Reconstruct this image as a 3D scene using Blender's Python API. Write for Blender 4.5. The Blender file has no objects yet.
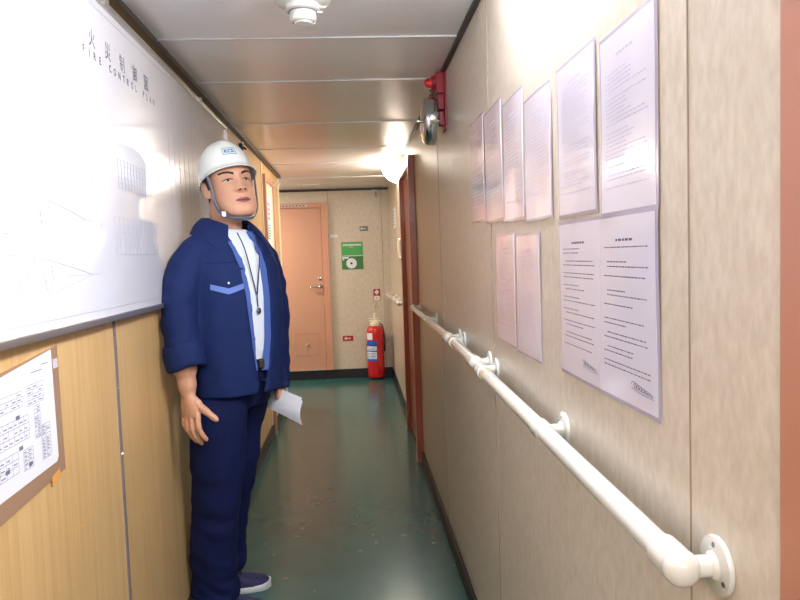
import bpy, bmesh, math, random
from mathutils import Vector, Matrix, noise
from mathutils.bvhtree import BVHTree
random.seed(7)
C = bpy.context.scene.collection
sc = bpy.context.scene
XL, XR, YB, H = -0.650, 0.394, 7.509, 2.05
YN = -2.6          # corridor end behind the photographer
YE = 6.25          # where the left wall stops and the cross passage opens
XF = -2.3
PI = math.pi

# ------------------------------------------------------------------ materials
def srgb(c):
    return tuple(((v/255)/12.92 if v/255 <= .04045 else ((v/255+.055)/1.055)**2.4) for v in c) + (1,)
def mat(name, col, rough=.5, metal=0, coat=0, coat_r=.05, spec=.5, bump=None, noise_col=None, alpha=None, trans=None):
    m = bpy.data.materials.new(name); m.use_nodes = True
    nt = m.node_tree; b = nt.nodes['Principled BSDF']
    b.inputs['Base Color'].default_value = srgb(col)
    b.inputs['Roughness'].default_value = rough
    b.inputs['Metallic'].default_value = metal
    b.inputs['Coat Weight'].default_value = coat
    b.inputs['Coat Roughness'].default_value = coat_r
    b.inputs['Specular IOR Level'].default_value = spec
    if trans: b.inputs['Transmission Weight'].default_value = trans
    if alpha is not None: b.inputs['Alpha'].default_value = alpha
    tc = nt.nodes.new('ShaderNodeTexCoord')
    if noise_col:
        col2, scale, stretch, contrast = noise_col
        mp = nt.nodes.new('ShaderNodeMapping'); mp.inputs['Scale'].default_value = stretch
        n = nt.nodes.new('ShaderNodeTexNoise'); n.inputs['Scale'].default_value = scale; n.inputs['Detail'].default_value = 5
        r = nt.nodes.new('ShaderNodeValToRGB')
        r.color_ramp.elements[0].position = .5-contrast; r.color_ramp.elements[1].position = .5+contrast
        r.color_ramp.elements[0].color = srgb(col); r.color_ramp.elements[1].color = srgb(col2)
        nt.links.new(tc.outputs['Object'], mp.inputs[0]); nt.links.new(mp.outputs[0], n.inputs[0])
        nt.links.new(n.outputs[0], r.inputs[0]); nt.links.new(r.outputs[0], b.inputs['Base Color'])
    if bump:
        scale, strength = bump
        n = nt.nodes.new('ShaderNodeTexNoise'); n.inputs['Scale'].default_value = scale; n.inputs['Detail'].default_value = 4
        bp = nt.nodes.new('ShaderNodeBump'); bp.inputs['Strength'].default_value = strength; bp.inputs['Distance'].default_value = .01
        nt.links.new(tc.outputs['Object'], n.inputs[0]); nt.links.new(n.outputs[0], bp.inputs['Height']); nt.links.new(bp.outputs[0], b.inputs['Normal'])
    return m
def emit(name, col, s):
    m = bpy.data.materials.new(name); m.use_nodes = True; nt = m.node_tree
    b = nt.nodes['Principled BSDF']; b.inputs['Base Color'].default_value = (.9, .9, .9, 1)
    b.inputs['Emission Color'].default_value = srgb(col); b.inputs['Emission Strength'].default_value = s
    return m

def wood_mat():
    m = mat('oak_laminate', (214, 172, 108), .38, coat=.25, coat_r=.2)
    nt = m.node_tree; b = nt.nodes['Principled BSDF']
    tc = nt.nodes.new('ShaderNodeTexCoord')
    out = []
    for sc_, det, st in ((9, 6, (1, 3.0, .12)), (60, 3, (1, 3.0, .05))):
        mp = nt.nodes.new('ShaderNodeMapping'); mp.inputs['Scale'].default_value = st
        n = nt.nodes.new('ShaderNodeTexNoise'); n.inputs['Scale'].default_value = sc_; n.inputs['Detail'].default_value = det
        n.inputs['Distortion'].default_value = .6
        nt.links.new(tc.outputs['Object'], mp.inputs[0]); nt.links.new(mp.outputs[0], n.inputs[0]); out.append(n)
    mx = nt.nodes.new('ShaderNodeMath'); mx.operation = 'ADD'
    nt.links.new(out[0].outputs[0], mx.inputs[0]); nt.links.new(out[1].outputs[0], mx.inputs[1])
    r = nt.nodes.new('ShaderNodeValToRGB')
    mul = nt.nodes.new('ShaderNodeMath'); mul.operation = 'MULTIPLY'; mul.inputs[1].default_value = .5
    nt.links.new(mx.outputs[0], mul.inputs[0]); nt.links.new(mul.outputs[0], r.inputs[0])
    e = r.color_ramp.elements
    e[0].position = .38; e[0].color = srgb((204, 165, 108)); e[1].position = .62; e[1].color = srgb((219, 184, 130))
    nt.links.new(r.outputs[0], b.inputs['Base Color'])
    return m
def wall_mat():
    m = mat('beige_marbled_vinyl', (205, 192, 170), .36, coat=.15, coat_r=.25)
    nt = m.node_tree; b = nt.nodes['Principled BSDF']
    tc = nt.nodes.new('ShaderNodeTexCoord')
    mp = nt.nodes.new('ShaderNodeMapping'); mp.inputs['Rotation'].default_value = (.7, .4, .5); mp.inputs['Scale'].default_value = (1, 1.2, .6)
    n = nt.nodes.new('ShaderNodeTexNoise'); n.inputs['Scale'].default_value = 60; n.inputs['Detail'].default_value = 8; n.inputs['Roughness'].default_value = .62
    r = nt.nodes.new('ShaderNodeValToRGB'); e = r.color_ramp.elements
    e[0].position = .3; e[0].color = srgb((192, 180, 162)); e[1].position = .72; e[1].color = srgb((213, 203, 188))
    nt.links.new(tc.outputs['Object'], mp.inputs[0]); nt.links.new(mp.outputs[0], n.inputs[0])
    nt.links.new(n.outputs[0], r.inputs[0]); nt.links.new(r.outputs[0], b.inputs['Base Color'])
    return m
def floor_mat():
    m = mat('green_deck_paint', (34, 84, 82), .2, coat=.22, coat_r=.12, noise_col=((46, 98, 94), 5, (1, 1, 1), .2))
    nt = m.node_tree; b = nt.nodes['Principled BSDF']; tc = nt.nodes.new('ShaderNodeTexCoord')
    n = nt.nodes.new('ShaderNodeTexNoise'); n.inputs['Scale'].default_value = 14; n.inputs['Detail'].default_value = 3
    r = nt.nodes.new('ShaderNodeMapRange'); r.inputs[3].default_value = .17; r.inputs[4].default_value = .32
    nt.links.new(tc.outputs['Object'], n.inputs[0]); nt.links.new(n.outputs[0], r.inputs[0]); nt.links.new(r.outputs[0], b.inputs['Roughness'])
    n2 = nt.nodes.new('ShaderNodeTexNoise'); n2.inputs['Scale'].default_value = 30
    bp = nt.nodes.new('ShaderNodeBump'); bp.inputs['Strength'].default_value = .04; bp.inputs['Distance'].default_value = .004
    nt.links.new(tc.outputs['Object'], n2.inputs[0]); nt.links.new(n2.outputs[0], bp.inputs['Height']); nt.links.new(bp.outputs[0], b.inputs['Normal'])
    return m

M = dict(
    wood=wood_mat(), wall=wall_mat(), floor=floor_mat(),
    ceil=mat('ceiling_panel_enamel', (236, 233, 232), .3, coat=.5, coat_r=.2),
    joint=mat('joint_metal', (205, 208, 212), .3, metal=.6),
    black=mat('black_rubber', (22, 22, 30), .45),
    brown=mat('dark_brown_trim', (46, 38, 36), .4),
    seam=mat('seam_grey', (120, 112, 118), .4),
    seam_b=mat('beige_seam', (150, 132, 112), .5),
    salmon=mat('salmon_door_paint', (194, 146, 121), .4, coat=.2, coat_r=.2, bump=(180, .05)),
    ink4=mat('light_grey_print', (158, 158, 184), .6), rose=mat('rose_brown_frame_paint', (178, 122, 100), .4, coat=.2, coat_r=.2), salmon2=mat('salmon_frame_paint', (204, 148, 122), .35, coat=.2),
    redbrown=mat('red_brown_frame_paint', (164, 88, 66), .3, coat=.2),
    white=mat('white_gloss_pipe', (212, 210, 202), .22, coat=.6, coat_r=.06),
    cream=mat('cream_plastic', (232, 226, 204), .4),
    board=mat('white_gloss_board', (240, 240, 246), .12, coat=1, coat_r=.03),
    alu=mat('brushed_aluminium', (200, 196, 192), .3, metal=.85),
    ink=mat('faded_ink', (174, 176, 202), .5), ink2=mat('grey_print', (110, 110, 138), .6), ink3=mat('dark_print', (88, 86, 112), .6),
    pinkink=mat('pink_print', (186, 160, 184), .6),
    paper=mat('laminated_paper', (226, 222, 236), .13, coat=1, coat_r=.05),
    lam=mat('laminate_edge', (184, 176, 198), .15, coat=1, coat_r=.05),
    sheet=mat('white_paper', (232, 234, 242), .55), pocket=mat('brown_plastic_pocket', (170, 136, 110), .2, coat=.8, coat_r=.1),
    tape=mat('orange_tape', (222, 160, 84), .5), tan=mat('tan_tape', (206, 176, 130), .5),
    red=mat('red_enamel', (196, 20, 32), .25, coat=.5), redbox=mat('bell_box_red', (160, 22, 48), .4),
    lens=mat('red_lens', (220, 20, 30), .08, coat=1), chrome=mat('chrome', (205, 208, 212), .12, metal=1),
    label=mat('label_white', (225, 232, 240), .4), blue=mat('label_blue', (40, 90, 190), .4),
    green=mat('sign_green', (70, 168, 84), .4), dgreen=mat('sign_dark_green', (54, 120, 60), .4),
    sgrey=mat('sign_grey', (110, 112, 108), .4), sred=mat('sign_red', (170, 30, 40), .4), teal=mat('teal_print', (70, 180, 170), .5),
    redink=mat('red_print', (222, 70, 90), .5), pinkdoor=mat('pale_pink_board', (238, 206, 184), .4),
    navy=mat('navy_twill', (20, 37, 86), .8, spec=.25, bump=(420, .012)),
    navy2=mat('dark_navy_twill', (15, 25, 68), .85, spec=.2, bump=(420, .012)),
    facing=mat('blue_facing', (66, 92, 162), .8), stripe=mat('light_blue_stripe', (92, 120, 190), .7),
    tee=mat('white_cotton', (226, 234, 244), .85, bump=(60, .15)),
    skin=mat('skin', (200, 150, 122), .5, coat=.08, coat_r=.3), lips=mat('lips', (136, 76, 72), .45), hair=mat('black_hair', (24, 22, 24), .6, bump=(300, .4)),
    sclera=mat('eye_white', (190, 178, 172), .3), iris=mat('dark_iris', (28, 18, 16), .2), nail=mat('nail', (226, 184, 166), .3),
    helmet=mat('helmet_white', (232, 236, 230), .28, coat=.5, coat_r=.1), strap=mat('grey_webbing', (112, 120, 134), .6), logo=mat('logo_blue', (40, 120, 175), .4),
    shoe=mat('navy_canvas', (34, 34, 82), .7, bump=(250, .2)), rubber=mat('white_rubber', (214, 216, 214), .5), lace=mat('lace_navy', (60, 62, 116), .7),
    belt=mat('black_leather', (22, 20, 24), .4), steel=mat('steel', (150, 150, 158), .3, metal=1), cord=mat('dark_cord', (50, 56, 80), .7),
    glow=emit('fluorescent_diffuser', (255, 250, 240), 14), grid=mat('door_scored', (180, 118, 90), .5),
)

# ------------------------------------------------------------------ helpers
def link(name, bm, m, parent=None, smooth=False, ang=40):
    me = bpy.data.meshes.new(name)
    bmesh.ops.recalc_face_normals(bm, faces=bm.faces[:])
    bm.to_mesh(me); bm.free()
    for mm in (m if isinstance(m, (list, tuple)) else [m]): me.materials.append(mm)
    if smooth:
        for p in me.polygons: p.use_smooth = True
        me.set_sharp_from_angle(angle=math.radians(ang))
    o = bpy.data.objects.new(name, me); C.objects.link(o)
    if parent: o.parent = parent
    return o
def tag(o, label, cat, group=None, kind=None):
    o['label'] = label; o['category'] = cat
    if group: o['group'] = group
    if kind: o['kind'] = kind
    return o
def thing(name, label, cat, loc=(0, 0, 0), rz=0, group=None):
    o = bpy.data.objects.new(name, None); C.objects.link(o); o.empty_display_size = .05
    o.location = loc; o.rotation_euler = (0, 0, rz)
    return tag(o, label, cat, group)
def struct(name, bm, m, parent=None, label=None, cat=None, smooth=False):
    o = link(name, bm, m, parent, smooth)
    if not parent:
        o['kind'] = 'structure'
        if label: o['label'] = label
        if cat: o['category'] = cat
    return o
def box(bm, x0, x1, y0, y1, z0, z1, bev=0, mi=0):
    vs = [bm.verts.new(v) for v in ((x0,y0,z0),(x1,y0,z0),(x1,y1,z0),(x0,y1,z0),(x0,y0,z1),(x1,y0,z1),(x1,y1,z1),(x0,y1,z1))]
    fs = [bm.faces.new([vs[i] for i in f]) for f in ((0,3,2,1),(4,5,6,7),(0,1,5,4),(1,2,6,5),(2,3,7,6),(3,0,4,7))]
    for f in fs: f.material_index = mi
    if bev:
        es = list({e for f in fs for e in f.edges})
        bmesh.ops.bevel(bm, geom=es, offset=bev, segments=2, affect='EDGES', profile=.7)
def BX(*a, **k):
    bm = bmesh.new(); box(bm, *a, **k); return bm
def boxes(lst, bev=0):
    bm = bmesh.new()
    for a in lst: box(bm, *a, bev=bev)
    return bm
def loft(bm, rings, closed=True, cap=True, mi=0):
    R = [[bm.verts.new(p) for p in r] for r in rings]
    n = len(R[0])
    for a, b in zip(R[:-1], R[1:]):
        for i in range(n if closed else n-1):
            j = (i+1) % n
            f = bm.faces.new((a[i], a[j], b[j], b[i])); f.material_index = mi
    if cap and closed:
        for r in (R[0], R[-1]):
            f = bm.faces.new(r); f.material_index = mi
    return R
def tube(bm, pts, rad, n=16, cap=True, round_end=False, up=None, mi=0):
    pts = [Vector(p) for p in pts]
    if not isinstance(rad, (list, tuple)): rad = [rad]*len(pts)
    rad = [r if isinstance(r, (list, tuple)) else (r, r) for r in rad]
    if round_end:
        d0 = (pts[0]-pts[1]).normalized(); d1 = (pts[-1]-pts[-2]).normalized()
        r0, r1 = rad[0], rad[-1]; e0 = min(r0); e1 = min(r1)
        pre = [(pts[0]+d0*e0*math.sin(t), (r0[0]*math.cos(t), r0[1]*math.cos(t))) for t in (1.35, .95, .5)]
        post = [(pts[-1]+d1*e1*math.sin(t), (r1[0]*math.cos(t), r1[1]*math.cos(t))) for t in (.5, .95, 1.35)]
        pts = [p for p, _ in pre]+pts+[p for p, _ in post]; rad = [r for _, r in pre]+rad+[r for _, r in post]
    ref = Vector(up) if up else None
    rings = []; prev = None
    for i, p in enumerate(pts):
        t = (pts[min(i+1, len(pts)-1)]-pts[max(i-1, 0)]).normalized()
        if ref is not None: a = ref - t*ref.dot(t)
        elif prev is None:
            a = Vector((0, 0, 1)) if abs(t.z) < .9 else Vector((0, 1, 0)); a = a - t*a.dot(t)
        else: a = prev - t*prev.dot(t)
        a.normalize(); b = t.cross(a); prev = a
        rings.append([p+a*math.cos(2*PI*k/n)*rad[i][0]+b*math.sin(2*PI*k/n)*rad[i][1] for k in range(n)])
    loft(bm, rings, cap=cap, mi=mi)
def lathe(bm, prof, o=(0, 0, 0), axis='z', n=32, mi=0):
    rings = []
    for r, h in prof:
        ring = []
        for k in range(n):
            c, s = math.cos(2*PI*k/n)*r, math.sin(2*PI*k/n)*r
            v = (c, s, h) if axis == 'z' else ((h, c, s) if axis == 'x' else (s, h, c))
            ring.append(Vector(o)+Vector(v))
        rings.append(ring)
    loft(bm, rings, mi=mi)
def spline(pts, n):
    """Catmull-Rom through control points"""
    P = [Vector(p) for p in pts]; P = [P[0]*2-P[1]]+P+[P[-1]*2-P[-2]]; out = []
    for i in range(1, len(P)-2):
        for k in range(n):
            t = k/n; a, b, c, d = P[i-1], P[i], P[i+1], P[i+2]
            out.append(.5*((2*b)+(c-a)*t+(2*a-5*b+4*c-d)*t*t+(3*b-a-3*c+d)*t**3))
    out.append(P[-2].copy()); return out
def lerp_tab(tab, x):
    if x <= tab[0][0]: return tab[0][1:]
    for a, b in zip(tab[:-1], tab[1:]):
        if x <= b[0]:
            t = (x-a[0])/(b[0]-a[0]); t = t*t*(3-2*t)*.5+t*.5
            return tuple(a[i]*(1-t)+b[i]*t for i in range(1, len(a)))
    return tab[-1][1:]
def text_verts(body, size, bold=0):
    """text outlines as a flat mesh, centred on its box"""
    cu = bpy.data.curves.new('t', 'FONT'); cu.body = body; cu.size = size; cu.offset = bold; cu.resolution_u = 3
    o = bpy.data.objects.new('t', cu); C.objects.link(o)
    bpy.context.view_layer.update()
    me = bpy.data.meshes.new_from_object(o.evaluated_get(bpy.context.evaluated_depsgraph_get()))
    vs = [v.co.copy() for v in me.vertices]; fs = [tuple(p.vertices) for p in me.polygons]
    bpy.data.objects.remove(o); bpy.data.curves.remove(cu); bpy.data.meshes.remove(me)
    xs = [v.x for v in vs]; ys = [v.y for v in vs]
    c = Vector(((min(xs)+max(xs))/2, (min(ys)+max(ys))/2, 0))
    return [v-c for v in vs], fs, (max(xs)-min(xs), max(ys)-min(ys))
def put_text(bm, body, size, o, xd, yd, width=None, height=None, bold=0, mi=0):
    vs, fs, (w, h) = text_verts(body, size, bold)
    sx = width/w if width else 1; sy = height/h if height else 1
    o, xd, yd = Vector(o), Vector(xd), Vector(yd)
    V = [bm.verts.new(o+xd*v.x*sx+yd*v.y*sy) for v in vs]
    for f in fs:
        try: bm.faces.new([V[i] for i in f]).material_index = mi
        except ValueError: pass
def solid(bm, th):
    bmesh.ops.recalc_face_normals(bm, faces=bm.faces[:]); bm.normal_update()
    bmesh.ops.solidify(bm, geom=bm.faces[:], thickness=th)
def quad(bm, pts, mi=0):
    f = bm.faces.new([bm.verts.new(p) for p in pts]); f.material_index = mi

# ------------------------------------------------------------------ room shell
struct('floor', boxes([(XL-.02, XR+.02, YN, YE, -.1, 0), (XF, XR+.02, YE, YB+.02, -.1, 0)]), M['floor'])
struct('ceiling', boxes([(XL-.02, XR+.02, YN, YE, H, H+.08), (XF, XR+.02, YE, YB+.02, H, H+.08)]), M['ceil'])
struct('wall_left', boxes([(XL-.1, XL, YN, YE, 0, H)]), M['wood'])
struct('wall_right', BX(XR, XR+.1, YN, YB+.1, 0, H), M['wall'])
struct('wall_back', BX(XF, XR, YB, YB+.1, 0, H), M['wall'])
struct('wall_near', BX(XL-.1, XR+.1, YN-.1, YN, 0, H), M['wood'])
struct('wall_passage', boxes([(XF-.1, XF, YE-.1, YB+.1, 0, H), (XF, XL-.1, YE-.1, YE, 0, H)]), M['wall'])
struct('baseboard_right', boxes([(XR-.012, XR, .64, 4.27, 0, .075), (XR-.012, XR, 5.24, YB, 0, .075)], bev=.003), M['black'])
struct('baseboard_left', boxes([(XL, XL+.012, YN, YE, 0, .09)], bev=.003), M['brown'])
struct('baseboard_back', BX(XF, XR-.012, YB-.014, YB, 0, .1, bev=.003), M['black'])
# dark shadow-gap trims where walls meet the ceiling
struct('trim_1', BX(XL, XL+.03, YN, YE, H-.018, H), M['brown'])
struct('trim_2', BX(XR-.016, XR, YN, 5.1, H-.014, H), M['black'])
struct('trim_3', BX(XF, XR, YB-.016, YB, H-.022, H), M['black'])
# ceiling joints
k = 4
for y in (-1.9, -.95, -.0, .95, 1.55, 2.385, 2.95, 3.85, 4.72, 5.48, 6.42):
    x0 = XL+.03 if y < YE else XF
    struct('trim_%d' % k, boxes([(x0, XR-.016, y-.004, y+.004, H-.004, H)]), M['joint']); k += 1
# left wall joints: dark strip with rivets, pale cover strips further on
struct('trim_%d' % k, BX(XL, XL+.004, 1.888, 1.9, .09, 1.165), M['seam']); k += 1
bm = bmesh.new()
for z in (.42, .62, .8, .98, 1.09): lathe(bm, [(.0035, 0), (.003, .0015), (.001, .002)], (XL+.004, 1.894, z), 'x', 10)
struct('trim_%d' % k, bm, M['chrome']); k += 1
for y in (4.30, 5.12):
    struct('trim_%d' % k, BX(XL, XL+.008, y-.016, y+.016, .09, H-.02, bev=.002), M['cream']); k += 1
struct('trim_%d' % k, boxes([(XL-.1, XL+.01, YE-.03, YE+.012, 0, H-.02)], bev=.003), M['cream']); k += 1
# right wall joints
for y in (.791, 1.954, 3.12): 
    struct('trim_%d' % k, BX(XR-.0012, XR, y-.0012, y+.0012, .075, H-.014), M['seam_b']); k += 1
for x in (-.258, .314):
    struct('trim_%d' % k, BX(x-.002, x+.002, YB-.0015, YB, .1 if x > 0 else 1.91, H-.022), M['seam_b']); k += 1

# back door
d = struct('door_1', BX(-1.04, -.337, YB-.012, YB+.02, .1, 1.852, bev=.003), M['salmon'])
struct('door_frame', boxes([(-.334, -.262, YB-.035, YB, .1, 1.905), (-1.12, -1.043, YB-.035, YB, .1, 1.905), (-1.043, -.334, YB-.035, YB, 1.856, 1.905)], bev=.004), M['salmon2'], d)
struct('threshold', BX(-1.04, -.337, YB-.03, YB-.012, .1, .112), M['alu'], d)
bm = bmesh.new(); lathe(bm, [(.024, 0), (.024, -.006), (.012, -.008), (.012, -.04)], (-.372, YB-.012, 1.012), 'y', 20)
tube(bm, [(-.372, YB-.052, 1.012), (-.40, YB-.056, 1.012), (-.475, YB-.05, 1.008)], [.010, .010, .008], 10, round_end=True)
struct('door_handle', bm, M['chrome'], d, smooth=True)
bm = bmesh.new(); lathe(bm, [(.022, 0), (.022, -.006), (.014, -.01), (.004, -.011)], (-.372, YB-.012, 1.098), 'y', 20)
struct('door_lock', bm, M['chrome'], d, smooth=True)
bm = bmesh.new()
for a in ((-.66, -.415, .50, .503), (-.66, -.415, .26, .263), (-.415, -.412, .26, .503), (-.66, -.657, .26, .503), (-.535, -.532, .26, .503)): box(bm, a[0], a[1], YB-.0145, YB-.011, a[2], a[3])
struct('door_vent', bm, M['grid'], d)
bm = bmesh.new(); tube(bm, [(-.545, YB-.02, .37), (-.52, YB-.022, .395)], .006, 8, round_end=True); struct('vent_catch', bm, M['chrome'], d, smooth=True)
bm = bmesh.new(); box(bm, -.79, -.475, YB-.038, YB-.035, 1.868, 1.888)
struct('nameplate', bm, M['alu'], d)
bm = bmesh.new()
for i in range(8): 
    x = -.775+i*.036; quad(bm, [(x, YB-.0385, 1.872), (x+.022, YB-.0385, 1.872), (x+.022, YB-.0385, 1.884), (x, YB-.0385, 1.884)])
struct('nameplate_print', bm, M['ink3'], d)

# right doorway: red-brown frame standing proud of the wall
d = struct('door_2', BX(XR-.008, XR+.02, 4.365, 5.12, .02, 1.86, bev=.003), M['redbrown'])
struct('door_frame', boxes([(XR-.04, XR, 4.285, 4.36, .0, 1.93), (XR-.04, XR, 5.125, 5.2, .0, 1.93), (XR-.04, XR, 4.36, 5.125, 1.865, 1.93)], bev=.004), M['redbrown'], d)
struct('door_edge_strip', BX(XR-.043, XR-.04, 4.287, 4.305, .02, 1.9), M['salmon2'], d)
# near right doorway, only its frame edge is in view
d = struct('door_3', BX(XR-.008, XR+.02, -.22, .53, .02, 1.93), M['rose'])
struct('door_frame', boxes([(XR-.004, XR, .535, .612, 0, H-.02), (XR-.02, XR, -.30, -.225, 0, H-.02), (XR-.02, XR, -.225, .535, 1.94, H-.02)], bev=.003), M['rose'], d)
# left door, pale leaf with a salmon edge
d = struct('door_4', BX(XL-.01, XL+.01, 5.22, 5.72, .1, 1.90), M['pinkdoor'])
struct('door_frame', boxes([(XL, XL+.026, 5.165, 5.215, 0, 1.945), (XL, XL+.018, 5.725, 5.76, 0, 1.945), (XL, XL+.018, 5.215, 5.725, 1.905, 1.945)], bev=.003), M['salmon2'], d)

# ------------------------------------------------------------------ corner lights
def corner_light(name, label, y0, y1, size, power, col=(255, 250, 244)):
    w, h = size
    t = thing(name, label, 'light', (XR, (y0+y1)/2, H), 0)
    L = (y1-y0)/2
    def prism(prof, a, b):
        bm = bmesh.new(); loft(bm, [[(x, a, z) for x, z in prof], [(x, b, z) for x, z in prof]]); return bm
    for yy in (-L, L-.01):
        link('end_cap', prism([(-.001, 0), (-w*.62, 0), (-w*.58, -.012), (-.014, -h*.62), (-.001, -h*.66)], yy, yy+.01), M['cream'], t)
    link('housing', prism([(-.001, 0), (-w*.60, 0), (-w*.56, -.012), (-.012, -h*.60), (-.001, -h*.62)], -L+.01, L-.01), M['cream'], t)
    link('diffuser', prism([(-w*.66, -.002), (-w, -.004), (-w*.99, -h*.22), (-w*.80, -h*.58), (-w*.56, -h*.82), (-w*.2, -h*.99), (-.002, -h), (-.002, -h*.70), (-.018, -h*.66), (-w*.62, -.014)], -L, L), emit('fluorescent_diffuser', col, power), t, smooth=True)
    return t
corner_light('corridor_light', 'fluorescent light in the ceiling corner above the wall notices', .95, 1.62, (.12, .10), 50, (244, 247, 255))
corner_light('corridor_light', 'glowing white corner light at the far end above the red-brown door frame', 5.12, 5.82, (.13, .13), 32, (255, 244, 228))
corner_light('corridor_light', 'unseen corner light added as fill behind the photographer', -1.6, -.9, (.13, .11), 54, (244, 247, 255))  # fixture added out of view as fill for the near corridor
def area(name, loc, sx, sy, power, col, direction):
    l = bpy.data.lights.new(name, 'AREA'); l.shape = 'RECTANGLE'; l.size = sx; l.size_y = sy; l.energy = power; l.color = col
    o = bpy.data.objects.new(name, l); C.objects.link(o); o.location = loc
    o.rotation_euler = Vector(direction).to_track_quat('-Z', 'Y').to_euler()
    return o
DN = (-.72, 0, -.69)
area('fill_front', (-.12, -.7, H-.02), .5, .3, 18, (.97, .98, 1), (0, .5, -.87))  # unseen fill light, added to brighten the man from the front
area('fill_passage', (-1.5, 6.9, H-.02), .6, .2, 26, (1, .9, .8), (0, 0, -1))  # added fill out of view, lifts the passage and back wall

# ------------------------------------------------------------------ handrails
RS = .045; RR = .0165
def handrail(label, y0, y1, z0, z1, mids, tape=None, flip=False):
    t = thing('handrail', label, 'handrail', (XR, (y0+y1)/2, 0), 0, 'white pipe handrail lengths along the right wall')
    oy = (y0+y1)/2; Z = lambda y: z0+(z1-z0)*(y-y0)/(y1-y0)
    P = lambda y, x=-RS: (x, y-oy, Z(y))
    bm = bmesh.new(); tube(bm, [P(y0), P(y1)], RR, 24); link('pipe', bm, M['white'], t, True)
    for y, s in ((y0, 1), (y1, -1)):
        bm = bmesh.new()
        tube(bm, [P(y+s*.045), P(y+s*.043), P(y+s*.012), P(y, -RS), P(y, -RS+.004)], [.0175, .0205, .0205, .0205, .0205], 24, round_end=False)
        bmesh.ops.create_uvsphere(bm, u_segments=24, v_segments=16, radius=.0208, matrix=Matrix.Translation(P(y)))
        tube(bm, [P(y, -RS), P(y, -.004)], .0125, 20)
        link('elbow', bm, M['white'], t, True)
    for y in mids:
        bm = bmesh.new(); tube(bm, [P(y-.022), P(y-.02), P(y+.02), P(y+.022)], [.0175, .0195, .0195, .0175], 24)
        tube(bm, [P(y, -RS), P(y, -.004)], .0115, 20); link('tee_joint', bm, M['white'], t, True)
    for y in [y0, y1]+list(mids):
        bm = bmesh.new(); lathe(bm, [(.033, -.0005), (.0335, -.004), (.032, -.0065), (.0165, -.0085), (.0135, -.014)], (0, y-oy, Z(y)), 'x', 32)
        f = link('wall_flange', bm, M['white'], t, True)
        for a in (PI/2, PI/2+2.09, PI/2-2.09):
            bm = bmesh.new(); lathe(bm, [(.0032, -.0060), (.0032, -.0082), (.0015, -.0088)], (0, y-oy+math.cos(a)*.024, Z(y)+math.sin(a)*.024), 'x', 10)
            link('screw', bm, M['steel'], f)
    if tape:
        bm = bmesh.new(); tube(bm, [P(tape-.012), P(tape+.012)], RR+.0006, 24); link('tape_band', bm, M['tan'], t, True)
handrail('nearest long white handrail, with a rounded elbow end close to the camera', .726, 1.925, .953, .979, (1.29,), tape=1.84)
handrail('short middle white handrail between two double flanges', 2.02, 2.49, .985, .992, ())
handrail('white handrail ending at the red-brown door frame', 2.60, 4.2, .992, .992, (3.35,))
handrail('far white handrail beyond the red-brown door, near the corner', 5.50, 7.35, .93, .905, (6.1, 6.7))

# ------------------------------------------------------------------ laminated notices on the right wall
def rw(bm, y0, y1, z0, z1, x, mi=0): quad(bm, [(x, y1, z0), (x, y0, z0), (x, y0, z1), (x, y1, z1)], mi)
def lines(bm, ya, yb, za, zb, x, rows, rnd, gap=.35, h=.0022, title=True, indent=.0):
    """rows of short dashes from ya (reading left, larger y) to yb"""
    dz = (za-zb)/rows; W = ya-yb
    if title:
        for s, w_, hh in ((.30, .4, .0036), ):
            y = ya-W*s
            while y > ya-W*(s+w_): 
                l = rnd.uniform(.006, .014); rw(bm, y-l, y, za+.006, za+.006+hh, x); y -= l+.003
    for r in range(rows):
        if (r % 3 == 2 and rows == 27) or rnd.random() < gap*.45: continue
        z = za-dz*(r+.5); y = ya-indent*rnd.choice((0, 0, 1))*W; end = yb+W*rnd.choice((.02, .05, .1, .35, .5))
        while y > end:
            l = rnd.uniform(.003, .012); rw(bm, max(y-l, yb), y, z, z+h*(.8 if rows == 27 else .8), x); y -= l+.0026
def signature(bm, y, z, x, w):
    pts = [(x, y-w*t+.006*math.cos(t*44), z+.0045*math.sin(t*44)*(1-t*.6)-.006*t) for t in [i/90 for i in range(91)]]
    tube(bm, pts, .0004, 4); tube(bm, [(x, y+.006, z-.006), (x, y-w*.5, z-.010), (x, y-w*1.1, z-.010)], .0004, 4)
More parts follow.
